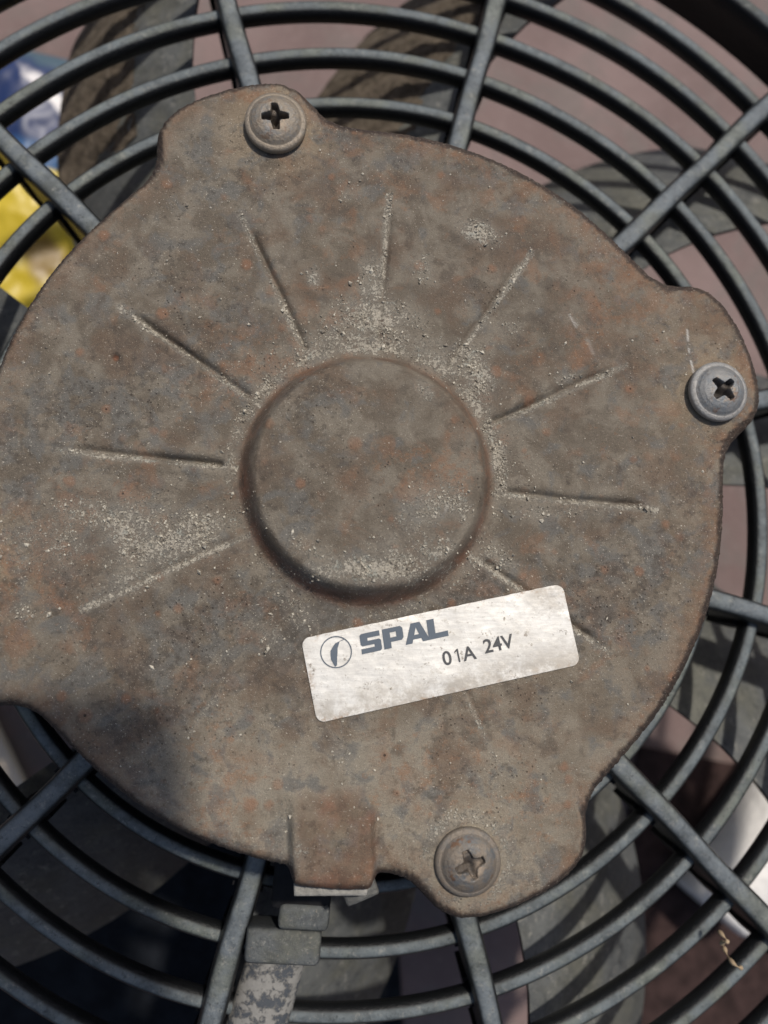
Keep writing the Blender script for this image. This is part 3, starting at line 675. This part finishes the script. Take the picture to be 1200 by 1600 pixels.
for i in range(n1 - 1):
    for j, fl in ((0, 1), (n2 - 1, 0)):
        a = i * n2 + j; q4 = (a, o_ + a, o_ + a + n2, a + n2); f.append(q4 if fl else q4[::-1])
for j in range(n2 - 1):
    for i, fl in ((0, 0), (n1 - 1, 1)):
        a = i * n2 + j; q4 = (a, o_ + a, o_ + a + 1, a + 1); f.append(q4 if fl else q4[::-1])
pkt = pydata('snack_packet', v, f, mat_packet()); pkt.location = (-1.90, 1.80, FZ + .09); pkt.rotation_euler = (rad(6), rad(4), rad(-8))
tag(pkt, 'shiny yellow and dark blue printed packet on the floor behind the grille, upper left', 'packet')

M_white = mat_simple('white_plastic', (.78, .76, .72), .22, .6, .01, 20, 0, .10)
def axis_lathe(name, p0, p1, prof, mat, parent=None, n=40):
    p0 = Vector(p0); p1 = Vector(p1); d = (p1 - p0).normalized(); s = d.cross(Vector((0, 0, 1))).normalized(); u = s.cross(d)
    v = []; f = []
    L = (p1 - p0).length
    for t, r in prof:
        for j in range(n): a = 2 * math.pi * j / n; v.append(p0 + d * (t * L) + (s * math.cos(a) + u * math.sin(a)) * r)
    for i in range(len(prof) - 1):
        for j in range(n): j2 = (j + 1) % n; f.append((i * n + j, i * n + j2, (i + 1) * n + j2, (i + 1) * n + j))
    f.append(tuple(reversed(range(n)))); f.append(tuple(range((len(prof) - 1) * n, len(prof) * n)))
    return pydata(name, v, f, mat, parent)
pipe = axis_lathe('white_tube', (1.80, -1.82, -1.87), (2.99, -.47, -1.87), [(0, .10), (.0, .18), (.010, .205), (.02, .215), (.05, .217), (.055, .207), (.10, .215), (.5, .215), (1, .215)], M_white)
tag(pipe, 'white glossy plastic tube lying on the floor at lower right, behind the grille', 'tube')
card = rbox('cream_board', (.9, 1.5, .06), .01, mat_simple('cream_board_face', (.74, .62, .49), .6, .3, .003, 20, 0, .06), None, (0, 0, 0))
card.location = (-1.97, -1.23, FZ + .034); card.rotation_euler = (0, 0, rad(27.5))
tag(card, 'pale cream flat board on the floor at the left edge, below the cover', 'board')

kr = mat_simple('floor_shadow_sheet', (.014, .016, .020), .95, .1, .02, 30, 0, .3)  # black sheet added where the floor lies in deep shadow
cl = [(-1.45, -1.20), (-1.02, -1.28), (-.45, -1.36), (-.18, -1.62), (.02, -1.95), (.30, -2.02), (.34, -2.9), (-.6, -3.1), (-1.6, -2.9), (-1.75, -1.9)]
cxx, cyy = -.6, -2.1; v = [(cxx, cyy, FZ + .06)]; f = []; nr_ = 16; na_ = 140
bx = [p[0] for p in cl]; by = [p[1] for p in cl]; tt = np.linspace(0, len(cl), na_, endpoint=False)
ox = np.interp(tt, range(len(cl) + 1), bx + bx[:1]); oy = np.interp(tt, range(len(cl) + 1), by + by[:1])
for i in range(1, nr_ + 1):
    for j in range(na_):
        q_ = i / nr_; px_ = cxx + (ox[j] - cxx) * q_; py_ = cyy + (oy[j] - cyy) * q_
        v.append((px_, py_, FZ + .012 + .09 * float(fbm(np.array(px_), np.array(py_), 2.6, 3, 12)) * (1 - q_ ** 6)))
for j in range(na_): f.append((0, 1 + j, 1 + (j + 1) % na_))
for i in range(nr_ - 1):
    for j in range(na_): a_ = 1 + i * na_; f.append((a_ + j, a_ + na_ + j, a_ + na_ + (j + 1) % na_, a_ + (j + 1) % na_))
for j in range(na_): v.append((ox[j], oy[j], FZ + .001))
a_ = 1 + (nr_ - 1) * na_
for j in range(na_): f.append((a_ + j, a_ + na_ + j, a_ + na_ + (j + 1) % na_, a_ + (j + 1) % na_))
shadow_sheet = pydata('floor_shadow_sheet', v, f, kr)
tag(shadow_sheet, 'black sheet standing in for deep shadow on the floor, seen through the grille at lower left', 'shadow sheet')
dark_sheet = rbox('floor_darkening_sheet', (2.6, 2.2, .03), .01, mat_simple('floor_darkening_face', (.040, .024, .022), .9, .2, .01, 40, 0, .4), None, (0, 0, 0))  # brown sheet added to darken the floor, partly as shade from the housing
dark_sheet.location = (2.62, -2.42, FZ + .017); dark_sheet.rotation_euler = (0, 0, rad(-12))
tag(dark_sheet, 'dark brown sheet added to darken the floor under the white tube at lower right', 'mat')  # not a real mat: sheet added to darken the floor

# the phone that takes the picture: behind the lens, its corner shades the lower left
bm = bmesh.new(); ring_ = []
for sx_, sy_, a0_ in ((1, 1, 0), (-1, 1, 90), (-1, -1, 180), (1, -1, 270)):
    for q_ in range(9):
        a_ = rad(a0_ + 90 * q_ / 8); ring_.append((sx_ * (.51 - .17) + .17 * math.cos(a_), sy_ * (1.06 - .17) + .17 * math.sin(a_)))
lo2 = [bm.verts.new((x_, y_, -.055)) for x_, y_ in ring_]; hi2 = [bm.verts.new((x_, y_, .055)) for x_, y_ in ring_]
bm.faces.new(lo2[::-1]); bm.faces.new(hi2)
for q_ in range(len(ring_)): bm.faces.new((lo2[q_], lo2[(q_ + 1) % len(ring_)], hi2[(q_ + 1) % len(ring_)], hi2[q_]))
bmesh.ops.bevel(bm, geom=[e_ for e_ in bm.edges if abs(e_.verts[0].co.z - e_.verts[1].co.z) < .01], offset=.02, segments=3, affect='EDGES')
phone = bmobj('phone', bm, mat_simple('phone_case', (.02, .02, .022), .5, .4), None, True)
phone.location = (.16 - .51, .35 - 1.06, 2.33); phone.rotation_euler = (0, 0, rad(2))
tag(phone, 'dark phone held over the fan, its shadow falling on the lower left', 'phone')
